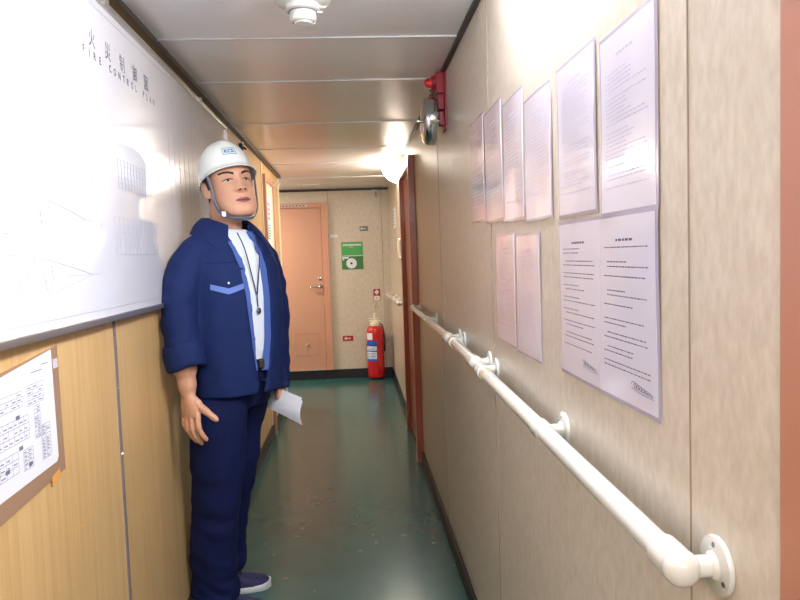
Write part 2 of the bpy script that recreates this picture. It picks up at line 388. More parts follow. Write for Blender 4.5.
def notice(label, y0, y1, z0, z1, seed, rows=26, ink='ink', diagram=False, pages=1, dz=0, name='laminated_notice'):
    rnd = random.Random(seed)
    oy, oz = (y0+y1)/2, (z0+z1)/2
    t = thing(name, label, 'notice', (XR, oy, z0), 0, 'laminated notices on the right wall')
    Y0, Y1, Z0, Z1 = y0-oy, y1-oy, 0, z1-z0
    # slightly wavy laminate pouch
    bm = bmesh.new(); n = 14
    def surf(u, v, off): 
        return -.0018-off-.0012*math.sin(u*5+seed)*math.sin(v*4+seed*.7)-.0006
    def sheet(a0, a1, b0, b1, off, thick):
        bm = bmesh.new(); G = {}
        for s in (0, 1):
            for i in range(n+1):
                for j in range(n+1):
                    u, v = (a0+(a1-a0)*i/n), (b0+(b1-b0)*j/n)
                    uu, vv = (u-Y0)/(Y1-Y0), (v-Z0)/(Z1-Z0)
                    G[s, i, j] = bm.verts.new((surf(uu, vv, off)+s*thick, u, v))
        for s in (0, 1):
            for i in range(n):
                for j in range(n): bm.faces.new((G[s, i, j], G[s, i+1, j], G[s, i+1, j+1], G[s, i, j+1]))
        for i in range(n):
            for j in (0, n):
                bm.faces.new((G[0, i, j], G[0, i+1, j], G[1, i+1, j], G[1, i, j])); bm.faces.new((G[0, j, i], G[0, j, i+1], G[1, j, i+1], G[1, j, i]))
        return bm
    link('laminate_pouch', sheet(Y0, Y1, Z0, Z1, 0, .0006), M['lam'], t, True)
    pw = (Y1-Y0-.012)/pages
    for pg in range(pages):
        b = Y1-.006-pg*pw; a = b-pw+.0015
        p = link('page', sheet(a, b, .006, Z1-.006, .0007, .0005), M['paper'], t, True)
        x = -.0062
        bm = bmesh.new()
        W, Hh = b-a, Z1
        lines(bm, b-.1*W, a+.1*W, Hh*.83, Hh*.14, x, rows, rnd, indent=.08)
        if diagram:
            for q in range(5):
                zc = Hh*(.2+.13*q); tube(bm, [(x, b-W*s, zc+.012*math.sin(s*6+q*2)) for s in [.1+.8*i/12 for i in range(13)]], .0005, 4)
        if ink == 'ink3':
            signature(bm, b-.62*W, Hh*.13, x, .3*W)
        # drop every mark onto the waved page
        for v in bm.verts:
            off = v.co.x-x
            v.co.x = surf((v.co.y-Y0)/(Y1-Y0), (v.co.z-Z0)/(Z1-Z0), .0007)-.0002+off
        link('printed_text', bm, M[ink], p)
    return t
notice('large white laminated notice at the near end of the top row, glaring', .866, 1.072, 1.358, 1.628, 3, 30, ink='ink4')
notice('white laminated notice in the top row, second from the near end', 1.09, 1.297, 1.368, 1.644, 4, 30, ink='ink4')
notice('washed-out white laminated notice in the top row, third from the near end', 1.337, 1.548, 1.374, 1.642, 5, 24, diagram=False)
notice('narrow-looking laminated notice in the top row, fourth from the near end', 1.556, 1.766, 1.384, 1.682, 6, 22)
notice('laminated notice in the top row, second from its far end', 1.777, 2.012, 1.394, 1.708, 7, 22)
notice('laminated sheet with curved drawn lines at the far end of the top row', 2.024, 2.25, 1.405, 1.722, 8, 20, diagram=False)
notice('left sheet of the two small pinkish laminated forms in the lower row', 1.664, 1.886, 1.07, 1.358, 9, 40, ink='pinkink')
notice('right sheet of the two small pinkish laminated forms in the lower row', 1.437, 1.655, 1.067, 1.35, 10, 34, ink='pinkink')
notice('wide laminated sheet holding two typed and signed pages, lower row near camera', .868, 1.30, 1.078, 1.362, 11, 27, ink='ink3', pages=2)

# ------------------------------------------------------------------ bell with beacon
t = thing('alarm_bell', 'red alarm bell with round chrome gong high on the right wall', 'bell', (XR, 2.84, 1.812))
link('back_plate', BX(-.006, 0, -.05, .05, .0, .232, bev=.002), M['redbox'], t)
bm = boxes([(-.038, -.006, -.04, .04, .145, .228), (-.032, -.006, -.034, .034, .08, .14), (-.026, -.006, -.025, .025, .02, .075)], bev=.004)
link('housing', bm, M['redbox'], t)
bm = bmesh.new(); lathe(bm, [(.012, -0.022), (.012, -0.054), (.01, -0.090), (.088, -0.074), (.091, -0.046), (.095, -0.044), (.0965, -0.048), (.095, -0.072), (.091, -0.086), (.08, -0.094), (.05, -0.099), (.01, -0.100)], (0, 0, .040), 'x', 48); link('gong', bm, M['chrome'], t, True, 50)
bm = bmesh.new(); lathe(bm, [(.006, -0.098), (.006, -0.107), (.0085, -0.108), (.0085, -0.116), (.003, -0.119)], (0, 0, .040), 'x', 16); link('gong_nut', bm, M['chrome'], t, True)
bm = bmesh.new(); lathe(bm, [(.028, -0.036), (.028, -0.052), (.024, -0.054)], (0, 0, .192), 'x', 24); link('beacon_base', bm, M['redbox'], t, True)
bm = bmesh.new(); lathe(bm, [(.020, -0.054), (.020, -0.066), (.016, -0.076), (.008, -0.082), (.001, -0.083)], (0, 0, .192), 'x', 24); link('beacon_lens', bm, M['lens'], t, True)
bm = bmesh.new(); tube(bm, [(-.05, 0, .165), (-.062, -.01, .158), (-.060, -.02, .146)], .004, 8, round_end=True); link('bracket', bm, M['chrome'], t, True)

# smoke detector
t = thing('smoke_detector', 'white round smoke detector on the ceiling', 'smoke detector', (-.118, 2.04, H))
bm = bmesh.new(); lathe(bm, [(.08, 0), (.08, -.006), (.074, -.012), (.05, -.016), (.046, -.02)]); link('base_plate', bm, M['white'], t, True)
bm = bmesh.new(); lathe(bm, [(.046, -.016), (.05, -.02), (.049, -.032), (.042, -.036)]); link('collar', bm, M['white'], t, True)
bm = bmesh.new(); lathe(bm, [(.038, -.034), (.0385, -.056), (.036, -.063), (.030, -.066), (.030, -.062), (.028, -.062), (.027, -.070), (.01, -.074), (.001, -.074)]); link('sensor_head', bm, M['white'], t, True)
bm = bmesh.new(); lathe(bm, [(.0425, -.038), (.0425, -.034), (.038, -.033)], n=32); link('gap_ring', bm, M['seam'], t, True)
bm = BX(.04, .056, -.01, .0, -.042, -.036, bev=.001); link('test_tab', bm, M['white'], t)

# ceiling outlet near the back
t = thing('ceiling_vent', 'small grey plate on the ceiling just before the back wall', 'ceiling vent', (-.42, 7.05, H))
link('plate', BX(-.12, .12, -.06, .06, -.006, 0, bev=.002), M['ceil'], t)
link('cap', BX(-.1, -.06, -.03, .03, -.02, -.006, bev=.004), M['alu'], t)
t = thing('door_hook', 'small dark metal bracket under the back wall ceiling trim', 'bracket', (.262, YB-.016, H-.03))
bm = bmesh.new(); box(bm, -.03, .03, -.02, 0, -.006, .006, bev=.002); tube(bm, [(0, -.01, 0), (0, -.012, -.05)], .008, 10, round_end=True)
link('arm', bm, M['steel'], t); 
bm = bmesh.new(); lathe(bm, [(.012, 0), (.014, -.006), (.006, -.014)], (0, -.012, -.05)); link('roller', bm, M['chrome'], t, True)

# ------------------------------------------------------------------ whiteboard with the plan
BY0, BY1, BZ0, BZ1 = -.35, 3.62, 1.182, 1.985
t = thing('wall_board', 'long glossy white board with a faint printed ship plan on the left wall', 'board', (XL, 0, 0))
link('panel', BX(.004, .018, BY0, BY1, BZ0, BZ1), M['board'], t)
link('frame', boxes([(0, .028, BY0-.016, BY1+.016, BZ0-.016, BZ0), (0, .028, BY0-.016, BY1+.016, BZ1, BZ1+.016), (0, .028, BY0-.016, BY0, BZ0, BZ1), (0, .028, BY1, BY1+.016, BZ0, BZ1)], bev=.004), M['alu'], t)
for y in (1.9, 3.02): link('frame_clip', BX(.001, .034, y-.012, y+.012, BZ1+.002, BZ1+.02, bev=.002), M['alu'], t)
x = .0184
bm = bmesh.new()
for ch, y in zip('火災制御図', (1.812, 1.925, 2.038, 2.152, 2.265)): put_text(bm, ch, .05, (x, y, 1.878), (0, 1, 0), (0, 0, 1), height=.046, width=.042)
for i, ch in enumerate('FIRE CONTROL PLAN'):
    if ch != ' ': put_text(bm, ch, .026, (x, 1.752+i*.0368, 1.836), (0, 1, 0), (0, 0, 1), height=.02, bold=.0006)
link('printed_title', bm, M['ink3'], t)
bm = bmesh.new(); r = .0006
def hull(y0, y1, z, h, bow=.45):
    """plan-view deck outline with a pointed bow"""
    up = [(y0, z+h*.6), (y0+.1, z+h*.9), (y0+.25*(y1-y0), z+h), (y0+.55*(y1-y0), z+h*.95), (y0+.8*(y1-y0), z+h*.5), (y1, z)]
    for s in (1, -1): tube(bm, spline([(x, a, z+s*(b-z)) for a, b in up], 6), r, 4)
    tube(bm, [(x, y0, z), (x, y1+.05, z)], r*.7, 4); tube(bm, [(x, y0, z-h*.6), (x, y0, z+h*.6)], r, 4)
rnd = random.Random(5)
for y0, y1, z, h in ((1.0, 1.72, 1.29, .045), (.1, .85, 1.29, .045), (1.0, 1.7, 1.42, .045), (.1, .85, 1.42, .045)):
    hull(y0, y1, z, h)
    for i in range(26):
        a = rnd.uniform(y0+.02, y1-.2); b = z+rnd.uniform(-h*.7, h*.7); w = rnd.uniform(.004, .03); hh = rnd.uniform(.004, .02)
        if rnd.random() < .5: tube(bm, [(x, a, b), (x, a, b+hh)], r*.7, 4)
        else: tube(bm, [(x, a, b), (x, a+w, b)], r*.7, 4)
    for i in range(4): tube(bm, [(x, y0+.15+i*.11+.02*math.cos(q), z+.03*math.sin(q)) for q in [PI*j/8 for j in range(17)]], r*.7, 4)
for (y0, y1, z0, z1) in ((1.0, 1.75, 1.5, 1.6), (1.9, 2.3, 1.34, 1.44), (1.95, 2.25, 1.52, 1.6), (2.5, 3.3, 1.3, 1.9), (.1, .8, 1.5, 1.62)):
    for j in range(6):
        z = z0+(z1-z0)*j/5; tube(bm, [(x, y0, z), (x, y1, z)], r*.7, 4)
    for j in range(12):
        y = y0+(y1-y0)*j/11; tube(bm, [(x, y, z0), (x, y, z1)], r*.6, 4)
for z in (1.2, 1.965): tube(bm, [(x, 0, z), (x, 3.55, z)], r, 4)
for i in range(60):
    a, b = rnd.uniform(.9, 2.6), rnd.uniform(1.35, 1.72); lathe(bm, [(.0035, -.0002), (.002, .0002)], (x, a, b), 'x', 6)
link('printed_plan', bm, M['ink'], t)

# ------------------------------------------------------------------ brown pocket with plan, lower left
t = thing('document_pocket', 'brown plastic pocket holding a white printed form, on the wood panel under the board', 'document', (XL, 1.3, .84))
bm = bmesh.new(); P = [(0, -.22, .0-.0), (0, .235, .03), (0, .232, .302), (0, -.22, .262)]
loft(bm, [[Vector(p)+Vector((.0005, 0, 0)) for p in P], [Vector(p)+Vector((.003, 0, 0)) for p in P]]); link('pocket', bm, M['pocket'], t)
bm = bmesh.new(); P = [(0, -.22, .045), (0, .195, .058), (0, .203, .068), (0, .198, .297), (0, -.22, .25)]
loft(bm, [[Vector(p)+Vector((.0031, 0, 0)) for p in P], [Vector(p)+Vector((.0040, 0, 0)) for p in P]]); pg = link('page', bm, M['sheet'], t)
bm = bmesh.new(); x = .0043
def lq(y0, y1, z0, z1): quad(bm, [(x, y0, z0), (x, y1, z0), (x, y1, z1), (x, y0, z1)])
rnd = random.Random(3)
def frm(y0, y1, z0, z1, rows, cols):
    for i in range(rows+1): z = z0+(z1-z0)*i/rows; lq(y0, y1, z, z+.0008)
    for i in range(cols+1): y = y0+(y1-y0)*i/cols; lq(y, y+.0008, z0, z1)
    for i in range(rows):
        for j in range(cols):
            if rnd.random() < .75:
                y = y0+(y1-y0)*(j+.15)/cols; z = z0+(z1-z0)*(i+.35)/rows; l = (y1-y0)/cols*rnd.uniform(.3, .7); lq(y, y+l, z, z+.0022)
for a in ((-.2, .06, .205, .235, 3, 12), (.08, .15, .2, .24, 4, 3), (-.2, .08, .14, .185, 3, 14), (.105, .13, .13, .195, 9, 2), (-.2, .03, .085, .125, 3, 10), (.05, .09, .08, .12, 5, 2), (.13, .17, .08, .15, 10, 2)): frm(*a)
for y, z in ((.03, .19), (.035, .13), (-.02, .1), (.07, .09), (-.05, .15)): lq(y, y+.016, z-.006, z+.002)
lq(.10, .15, .262, .264); lq(-.1, -.02, .245, .248); lq(.15, .18, .272, .274)
link('printed_form', bm, M['ink2'], pg)
bm = bmesh.new(); P = [(0.0035, .165, .012), (.0035, .205, .02), (.0035, .205, .04), (.0035, .165, .032)]
loft(bm, [[Vector(p) for p in P], [Vector(p)+Vector((.0006, 0, 0)) for p in P]]); link('tape', bm, M['tape'], t)
bm = BX(.0031, .0036, .206, .228, .255, .275); link('sticker', bm, M['paper'], t)
# little screw heads on the wood panel
for (y, z), lb in zip(((1.61, .71), (1.37, .64), (2.10, .80)), ('small brass screw head on the wood panel below the document pocket', 'lowest small brass screw head on the wood panel', 'small brass screw head on the wood panel right of the grey joint')):
    bm = bmesh.new(); lathe(bm, [(.0045, 0), (.004, .0015), (.001, .0025)], (0, 0, 0), 'x', 12)
    o = link('screw_head', bm, M['tape'], None, True); o.location = (XL, y, z); tag(o, lb, 'screw', 'screw heads in the left panel')

# far left poster, hook
t = thing('poster', 'white poster with red and teal printing on the pale left door', 'poster', (XL+.01, 5.40, 1.42))
p = link('sheet', BX(0, .003, -.15, .15, 0, .38), M['label'], t)
bm = bmesh.new()
for z in (.20, .235, .27, .31): 
    for q in range(3): quad(bm, [(.0034, -.06+q*.05, z), (.0034, -.025+q*.05, z), (.0034, -.025+q*.05, z+.022), (.0034, -.06+q*.05, z+.022)])
link('red_print', bm, M['redink'], p)
bm = bmesh.new()
for z in (.05, .07, .09, .11, .13, .15): quad(bm, [(.0034, -.08, z), (.0034, .08, z), (.0034, .08, z+.012), (.0034, -.08, z+.012)])
link('teal_print', bm, M['teal'], p)
t = thing('wall_hook', 'white hook near the top of the far left wall end', 'hook', (XL, 5.86, 1.93))
link('plate', BX(0, .008, -.02, .02, -.03, .03, bev=.002), M['white'], t)
bm = bmesh.new(); tube(bm, [(.006, 0, .005), (.04, 0, .0), (.055, 0, .012)], .010, 12, round_end=True); link('peg', bm, M['white'], t, True)
bm = bmesh.new(); box(bm, 0, .022, -.02, .02, -.02, .02, bev=.004); tube(bm, [(.018, 0, 0), (.035, 0, -.012)], .006, 8, round_end=True)
o = link('cable_clip', bm, M['black'], None); o.location = (XL, 4.2, 1.985); tag(o, 'small black clip high on the left wall behind the helmet', 'clip')

# ------------------------------------------------------------------ right wall, beyond the door
t = thing('intercom_handset', 'cream handset on the right wall just beyond the red-brown door', 'telephone', (XR, 5.55, 1.29))
link('cradle', BX(-.016, 0, -.045, .045, .0, .15, bev=.006), M['cream'], t)
bm = bmesh.new(); tube(bm, spline([(-.026, 0, .0), (-.034, 0, .03), (-.036, 0, .075), (-.034, 0, .12), (-.026, 0, .15)], 5), [.014]+[.010]*19+[.014], 14, round_end=True, up=(0, 1, 0)); link('handset', bm, M['cream'], t, True)
t = thing('wall_plate', 'narrow white notice plate on the right wall near the far corner', 'sign', (XR, 6.5, 1.57))
p = link('plate', BX(-.004, 0, -.13, .13, 0, .19, bev=.001), M['label'], t)
bm = bmesh.new()
for z in (.03, .06, .09, .12, .15): quad(bm, [(-.0045, .1, z), (-.0045, -.08, z), (-.0045, -.08, z+.008), (-.0045, .1, z+.008)])
link('printed_text', bm, M['ink2'], p)

# ------------------------------------------------------------------ back wall signs
yb = YB
def sign(name, label, x0, x1, z0, z1, m, cat='sign'):
    t = thing(name, label, cat, ((x0+x1)/2, yb, z0)); W, Hh = x1-x0, z1-z0
    p = link('plate', BX(-W/2, W/2, -.004, 0, 0, Hh, bev=.001), m, t); return t, p, W, Hh
def bq(bm, x0, x1, z0, z1, y=-.0045, mi=0): quad(bm, [(x0, y, z0), (x1, y, z0), (x1, y, z1), (x0, y, z1)], mi)
t, p, W, Hh = sign('safety_poster', 'green poster with a pale round disc on the back wall', -.13, .102, 1.182, 1.478, M['green'])
bm = bmesh.new(); bq(bm, -W/2, W/2, 0, Hh*.47); link('lower_panel', bm, M['dgreen'], p)
bm = bmesh.new(); bq(bm, -W/2+.005, W/2-.003, Hh*.485, Hh*.505, -.005)
for i in range(11): bq(bm, -.098+i*.018, -.098+i*.018+.014, Hh*.86, Hh*.92, -.005)
for i in range(3): bq(bm, -.03+i*.014, -.02+i*.014, Hh*.80, Hh*.82, -.005)
bq(bm, -W/2+.005, -.04, Hh*.4, Hh*.46, -.005); bq(bm, -W/2+.01, -.09, Hh*.34, Hh*.38, -.005)
link('white_print', bm, M['label'], p)
bm = bmesh.new(); lathe(bm, [(.056, -.0046), (.056, -.0056), (.014, -.006), (.014, -.0048)], (-.012, 0, Hh*.22), 'y', 32); link('disc', bm, M['label'], t, True)
bm = bmesh.new(); lathe(bm, [(.012, -.0046), (.012, -.0056)], (-.012, 0, Hh*.22), 'y', 16); link('disc_center', bm, M['black'], t)
def arrow(bm, cx, cz, s, y=-.005):
    bq(bm, cx-s*.3, cx+s, cz-s*.13, cz+s*.13, y); f = bm.faces.new([bm.verts.new(v) for v in ((cx-s, y, cz), (cx-s*.2, y, cz-s*.5), (cx-s*.2, y, cz+s*.5))])
t, p, W, Hh = sign('arrow_sign', 'small grey sign with a white left arrow, above the green poster', .075, .165, 1.592, 1.642, M['sgrey'])
bm = bmesh.new(); arrow(bm, -.01, Hh/2, .03); link('arrow', bm, M['label'], p)
t, p, W, Hh = sign('arrow_sign', 'small red sign with a white left arrow, low on the back wall', -.152, -.038, .405, .462, M['sred'])
bm = bmesh.new(); arrow(bm, -.008, Hh/2, .036); link('arrow', bm, M['label'], p)
t, p, W, Hh = sign('door_label', 'small plain white label beside the back door frame', -.245, -.165, 1.53, 1.562, M['label'])
t, p, W, Hh = sign('extinguisher_sign', 'small red and pale square sign above the fire extinguisher', .198, .272, .83, .96, M['sred'])
bm = bmesh.new(); bq(bm, -W/2+.006, W/2-.006, .004, .055); link('lower_panel', bm, M['cream'], p)
bm = bmesh.new(); bq(bm, -.008, .008, .07, .12, -.0048); bq(bm, -.022, .022, .086, .104, -.005); lathe(bm, [(.018, -.0044), (.018, -.0047)], (0, 0, .095), 'y', 16); link('white_emblem', bm, M['label'], p)
bm = bmesh.new(); arrow(bm, 0, .03, .014); link('arrow', bm, M['sgrey'], p)
bm = bmesh.new(); tube(bm, [(0, -.002, 0), (-.012, -.004, -.04), (-.004, -.004, -.05)], .0028, 6, round_end=True)
o = link('wall_hook', bm, M['steel'], None, True); o.location = (.222, YB-.002, .80); tag(o, 'tiny metal hook under the extinguisher sign', 'hook')

# ------------------------------------------------------------------ fire extinguisher
t = thing('fire_extinguisher', 'red fire extinguisher with cream head against the back wall', 'fire extinguisher', (.198, YB-.118, .0))
bm = bmesh.new(); lathe(bm, [(.06, .02), (.085, .022), (.09, .04), (.092, .06), (.092, .50), (.088, .535), (.074, .56), (.05, .572), (.034, .58)], n=40); link('cylinder', bm, M['red'], t, True)
bm = bmesh.new(); lathe(bm, [(.07, .0), (.07, .02), (.05, .021)], n=32); link('foot_ring', bm, M['black'], t, True)
bm = bmesh.new(); lathe(bm, [(.05, .572), (.055, .59), (.052, .605), (.03, .612)], n=28); link('neck_cap', bm, M['cream'], t, True)
bm = bmesh.new(); box(bm, -.06, .06, -.016, .016, .618, .63, bev=.004); box(bm, -.03, .03, -.02, .02, .60, .62, bev=.003); box(bm, -.062, .05, -.012, .012, .645, .655, bev=.003); box(bm, -.008, .02, -.01, .01, .63, .645)
link('carrying_handle', bm, M['cream'], t)
bm = bmesh.new(); tube(bm, [(0, 0, .64), (0, 0, .70)], .012, 12, round_end=True); link('safety_pin', bm, M['cream'], t, True)
bm = bmesh.new()
def arcpatch(bm, a0, a1, z0, z1, r=.0928, n=14, mi=0):
    A = [(r*math.cos(a0+(a1-a0)*i/n), r*math.sin(a0+(a1-a0)*i/n)) for i in range(n+1)]
    for p_, q_ in zip(A[:-1], A[1:]): quad(bm, [(*p_, z0), (*q_, z0), (*q_, z1), (*p_, z1)], mi)
arcpatch(bm, -PI*.93, -PI*.46, .20, .42); link('label_panel', bm, M['blue'], t)
for a_ in ((-PI*.92, -PI*.47, .225, .30, .0932), (-PI*.92, -PI*.47, .315, .36, .0932), (-PI*.9, -PI*.62, .43, .50, .0924)):
    bm = bmesh.new(); arcpatch(bm, *a_); link('label_panel', bm, M['label'], t)
bm = bmesh.new()
for z in (.235, .25, .265, .28, .325, .34): arcpatch(bm, -PI*.88, -PI*.52, z, z+.005, .0935)
link('label_print', bm, M['blue'], t)
bm = bmesh.new(); R_ = .095; pts = [(R_*math.cos(a), R_*math.sin(a), .365) for a in [-PI+PI*i/20 for i in range(21)]]
tube(bm, [(-R_, .116, .365)]+pts+[(R_, .116, .365)], .003, 6); link('retaining_strap', bm, M['black'], t, True)
bm = bmesh.new(); tube(bm, spline([(.045, 0, .60), (.085, -.01, .56), (.10, -.01, .42), (.098, -.01, .3)], 6), .007, 8, round_end=True); link('hose', bm, M['black'], t, True)

# ------------------------------------------------------------------ the man
# local axes: +x his right, +y the way his chest faces, +z up
PH = math.radians(-127.8)
man = thing('person', 'man in navy work clothes and white helmet leaning by the left wall', 'person', (-.435, 2.52, 0), PH)
man_inv = (Matrix.Translation((-.435, 2.52, 0)) @ Matrix.Rotation(PH, 4, 'Z')).inverted()
def remeshed(name, bm, m, parent, voxel, smooth=3, wr=None, disp=None):
    me = bpy.data.meshes.new(name); bmesh.ops.recalc_face_normals(bm, faces=bm.faces[:]); bm.to_mesh(me); bm.free()
    o = bpy.data.objects.new(name, me); C.objects.link(o)
    md = o.modifiers.new('r', 'REMESH'); md.mode = 'VOXEL'; md.voxel_size = voxel; md.use_smooth_shade = True
    bpy.context.view_layer.update()
    me2 = bpy.data.meshes.new_from_object(o.evaluated_get(bpy.context.evaluated_depsgraph_get()))
    bpy.data.objects.remove(o); bpy.data.meshes.remove(me)
    b = bmesh.new(); b.from_mesh(me2)
    for _ in range(smooth): bmesh.ops.smooth_vert(b, verts=b.verts, factor=.5, use_axis_x=True, use_axis_y=True, use_axis_z=True)
    if disp:
        b.normal_update()
        mv = [(v, v.co+v.normal*disp(v.co, v.normal)) for v in b.verts]
        for v, c in mv: v.co = c
    b.to_mesh(me2); b.free(); me2.name = name
    for mm in (m if isinstance(m, (list, tuple)) else [m]): me2.materials.append(mm)
    for p in me2.polygons: p.use_smooth = True
    o = bpy.data.objects.new(name, me2); C.objects.link(o); o.parent = parent
    return o
def bvh_of(o):
    b = bmesh.new(); b.from_mesh(o.data); t = BVHTree.FromBMesh(b); b.free(); return t
def ell(cx, cy, z, a, b, n=48, pw=1.0, tilt=0):
    out = []
    for k in range(n):
        t = 2*PI*k/n; s, c = math.sin(t), math.cos(t)
        x = a*math.copysign(abs(s)**pw, s); y = b*math.copysign(abs(c)**pw, c)
        out.append(Vector((cx+x, cy+y, z+tilt*y)))
    return out

# ---- head in its own frame (origin between the eyes)
HM = Matrix.Translation((.006, .014, 1.574)) @ Matrix.Rotation(math.radians(-23), 4, 'Z') @ Matrix.Rotation(math.radians(13), 4, 'X') @ Matrix.Rotation(math.radians(6), 4, 'Y') @ Matrix.Scale(1.055, 4)
HT = [ # z, half width, front y, back y
    (-.122, .020, .078, .045), (-.118, .033, .084, .032), (-.108, .045, .087, .012), (-.095, .055, .087, -.01), (-.078, .062, .086, -.035),
    (-.058, .0675, .085, -.062), (-.035, .0705, .083, -.080), (-.01, .070, .081, -.092), (.015, .072, .085, -.098), (.04, .0745, .084, -.100),
    (.065, .074, .077, -.096), (.088, .067, .062, -.083), (.105, .052, .040, -.060), (.116, .032, .016, -.034), (.121, .010, -.004, -.014)]
G = lambda u, s: math.exp(-u*u/(2*s*s))
def face_disp(x, z):
    d = 0; ax = abs(x)
    if z > -.05 and z < .03:                                   # nose: ridge widening to the tip
        t = (.022-z)/.062; t = max(0, min(1, t)); d += (.004+.019*t**1.3)*G(x, .0065+.005*t)*(1 if z > -.040 else max(0, 1-(-.040-z)/.008))
    d += .0080*G(ax-.0140, .0058)*G(z+.036, .007)              # nostril wings
    d -= .0085*G(ax-.031, .014)*G(z+.001, .009)                # sockets
    d += .0035*G(ax-.031, .010)*G(z-.001, .006)                # lids
    d += .0045*G(ax-.03, .017)*G(z-.021, .007)                 # brow ridge
    d += .0045*G(ax-.042, .014)*G(z+.030, .013)                # cheekbones
    d += .0055*G(x, .020)*G(z+.066, .0055) + .006*G(x, .017)*G(z+.079, .005)   # lips
    d -= .0035*G(x, .020)*G(z+.0725, .0022)
    d -= .0035*G(x, .014)*G(z+.090, .005)
    d += .005*G(x, .015)*G(z+.108, .010)                       # chin
    d -= .002*G(x, .004)*G(z+.054, .005)
    return d
bm = bmesh.new(); rings = []
NZ = 90
for i in range(NZ+1):
    z = -.122+.243*i/NZ; w_, yf, yb_ = lerp_tab(HT, z); c0 = (yf+yb_)/2; dd = (yf-yb_)/2; ring = []
    for k in range(96):
        t = 2*PI*k/96; s, c = math.sin(t), math.cos(t)
        xx = w_*math.copysign(abs(s)**.92, s); yy = c0+dd*math.copysign(abs(c)**(.86 if c > 0 else 1), c)
        if c > .1: yy += face_disp(xx, z)
        ring.append(HM @ Vector((xx, yy, z)))
    rings.append(ring)
loft(bm, rings)
for s in (1, -1):                                              # ears
    pts = []
    for i in range(9):
        u = i/8; zz = .028-.062*u; wd = .016*math.sin(PI*min(1, .18+u*.86))**.6; 
        ring = []
        for k in range(20):
            t = 2*PI*k/20; yy = -.012-.012*(1-u)+math.cos(t)*wd; xx = .070+.006+math.sin(t)*.0055+(-math.cos(t)*.006)+.004
            ring.append(HM @ Vector((s*xx, yy, zz)))
        pts.append(ring)
    loft(bm, pts)
# neck, trunk core, arms, legs
tube(bm, [(0, -.035, 1.30), (0, -.03, 1.40), (.004, -.018, 1.46), (.010, -.012, 1.53)], [(.075, .07), (.062, .058), (.057, .054), (.058, .054)], 32, round_end=True)
loft(bm, [ell(0, y, z, a, b) for z, a, b, y in ((.84, .12, .07, -.02), (1.0, .13, .085, .0), (1.2, .155, .10, .0), (1.30, .145, .085, -.005), (1.36, .105, .07, -.015), (1.41, .06, .055, -.02))])
ARM_R = [(.155, -.01, 1.33), (.208, -.01, 1.25), (.238, -.008, 1.12), (.243, .005, 1.04), (.241, .014, .95), (.238, .017, .885)]
tube(bm, spline(ARM_R, 4), [.05]*5+[.045]*4+[.042]*4+[.039]*4+[.031]*3+[.027], 24, round_end=True)
ARM_L = [(-.15, -.02, 1.33), (-.20, -.034, 1.25), (-.232, -.036, 1.12), (-.23, -.032, 1.0), (-.226, -.026, .9), (-.222, -.020, .83)]
tube(bm, spline(ARM_L, 4), [.05]*5+[.045]*4+[.042]*4+[.037]*4+[.030]*3+[.027], 24, round_end=True)
LEG_R = [(.085, -.01, .86), (.088, -.03, .62), (.082, -.05, .46), (.072, -.09, .28), (.062, -.105, .09)]
LEG_L = [(-.085, -.06, .86), (-.09, -.12, .62), (-.095, -.15, .46), (-.10, -.20, .28), (-.10, -.20, .09)]
for L_ in (LEG_R, LEG_L): tube(bm, spline(L_, 4), [.078]*4+[.066]*4+[.052]*4+[.046]*4+[.034], 24, round_end=True)

def hand(bm, wrist, kn, tips, curl, thumb, back, fw):
    """wrist point, knuckle points, tip points, curl vector (towards the palm), thumb chain"""
    back = Vector(back); curl = Vector(curl); kn = [Vector(k_) for k_ in kn]; tips = [Vector(t_) for t_ in tips]; w0 = Vector(wrist)
    kc = sum(kn, Vector())/4; ax = (kn[0]-kn[3]).normalized()
    rings = []
    for t, hw, th in ((-.12, .026, .021), (.08, .028, .020), (.35, .037, .0175), (.65, .041, .0155), (.9, .0415, .0135), (1.04, .038, .0105)):
        c = w0.lerp(kc, t); nrm = ax.cross((kc-w0).normalized()).normalized()
        rings.append([c+ax*math.cos(2*PI*k/24)*hw+nrm*math.sin(2*PI*k/24)*th for k in range(24)])
    loft(bm, rings)
    for i, (k_, t_, r) in enumerate(zip(kn, tips, (.0098, .0102, .0097, .0086))):
        L = t_-k_; root = k_-(k_-w0)*.18
        m1 = k_+L*.42-curl*.012*fw; m2 = k_+L*.74-curl*.010*fw
        pts = spline([root, k_, m1, m2, t_], 3)
        rr = [r*1.0]*3+[r*1.08]+[r]*2+[r*1.08]+[r*.95]*2+[r*.98]+[r*.9]*2+[r*.8]
        tube(bm, pts, rr, 16, round_end=True)
    tube(bm, spline(thumb, 4), [.0165]*4+[.0128]*4+[.0108]*4+[.0085], 16, round_end=True)
hand(bm, (.238, .018, .875), [(.241, .064, .806), (.246, .040, .798), (.246, .017, .797), (.242, -.004, .804)],
     [(.220, .074, .724), (.220, .051, .708), (.220, .028, .712), (.222, .007, .730)], (-1, 0, 0),
     [(.234, .030, .858), (.230, .064, .836), (.222, .096, .813), (.212, .120, .793)], (1, 0, 0), 1)
hand(bm, (-.222, -.022, .825), [(-.234, .004, .768), (-.238, -.016, .762), (-.238, -.036, .764), (-.234, -.056, .772)],
     [(-.214, .016, .738), (-.214, -.004, .732), (-.214, -.024, .734), (-.214, -.044, .742)], (1, 0, 0),
     [(-.218, -.012, .812), (-.204, .000, .802), (-.190, .008, .792), (-.186, .010, .780)], (-1, 0, 0), -.5)
body = remeshed('body', bm, M['skin'], man, .003, 1)
BV = bvh_of(body)

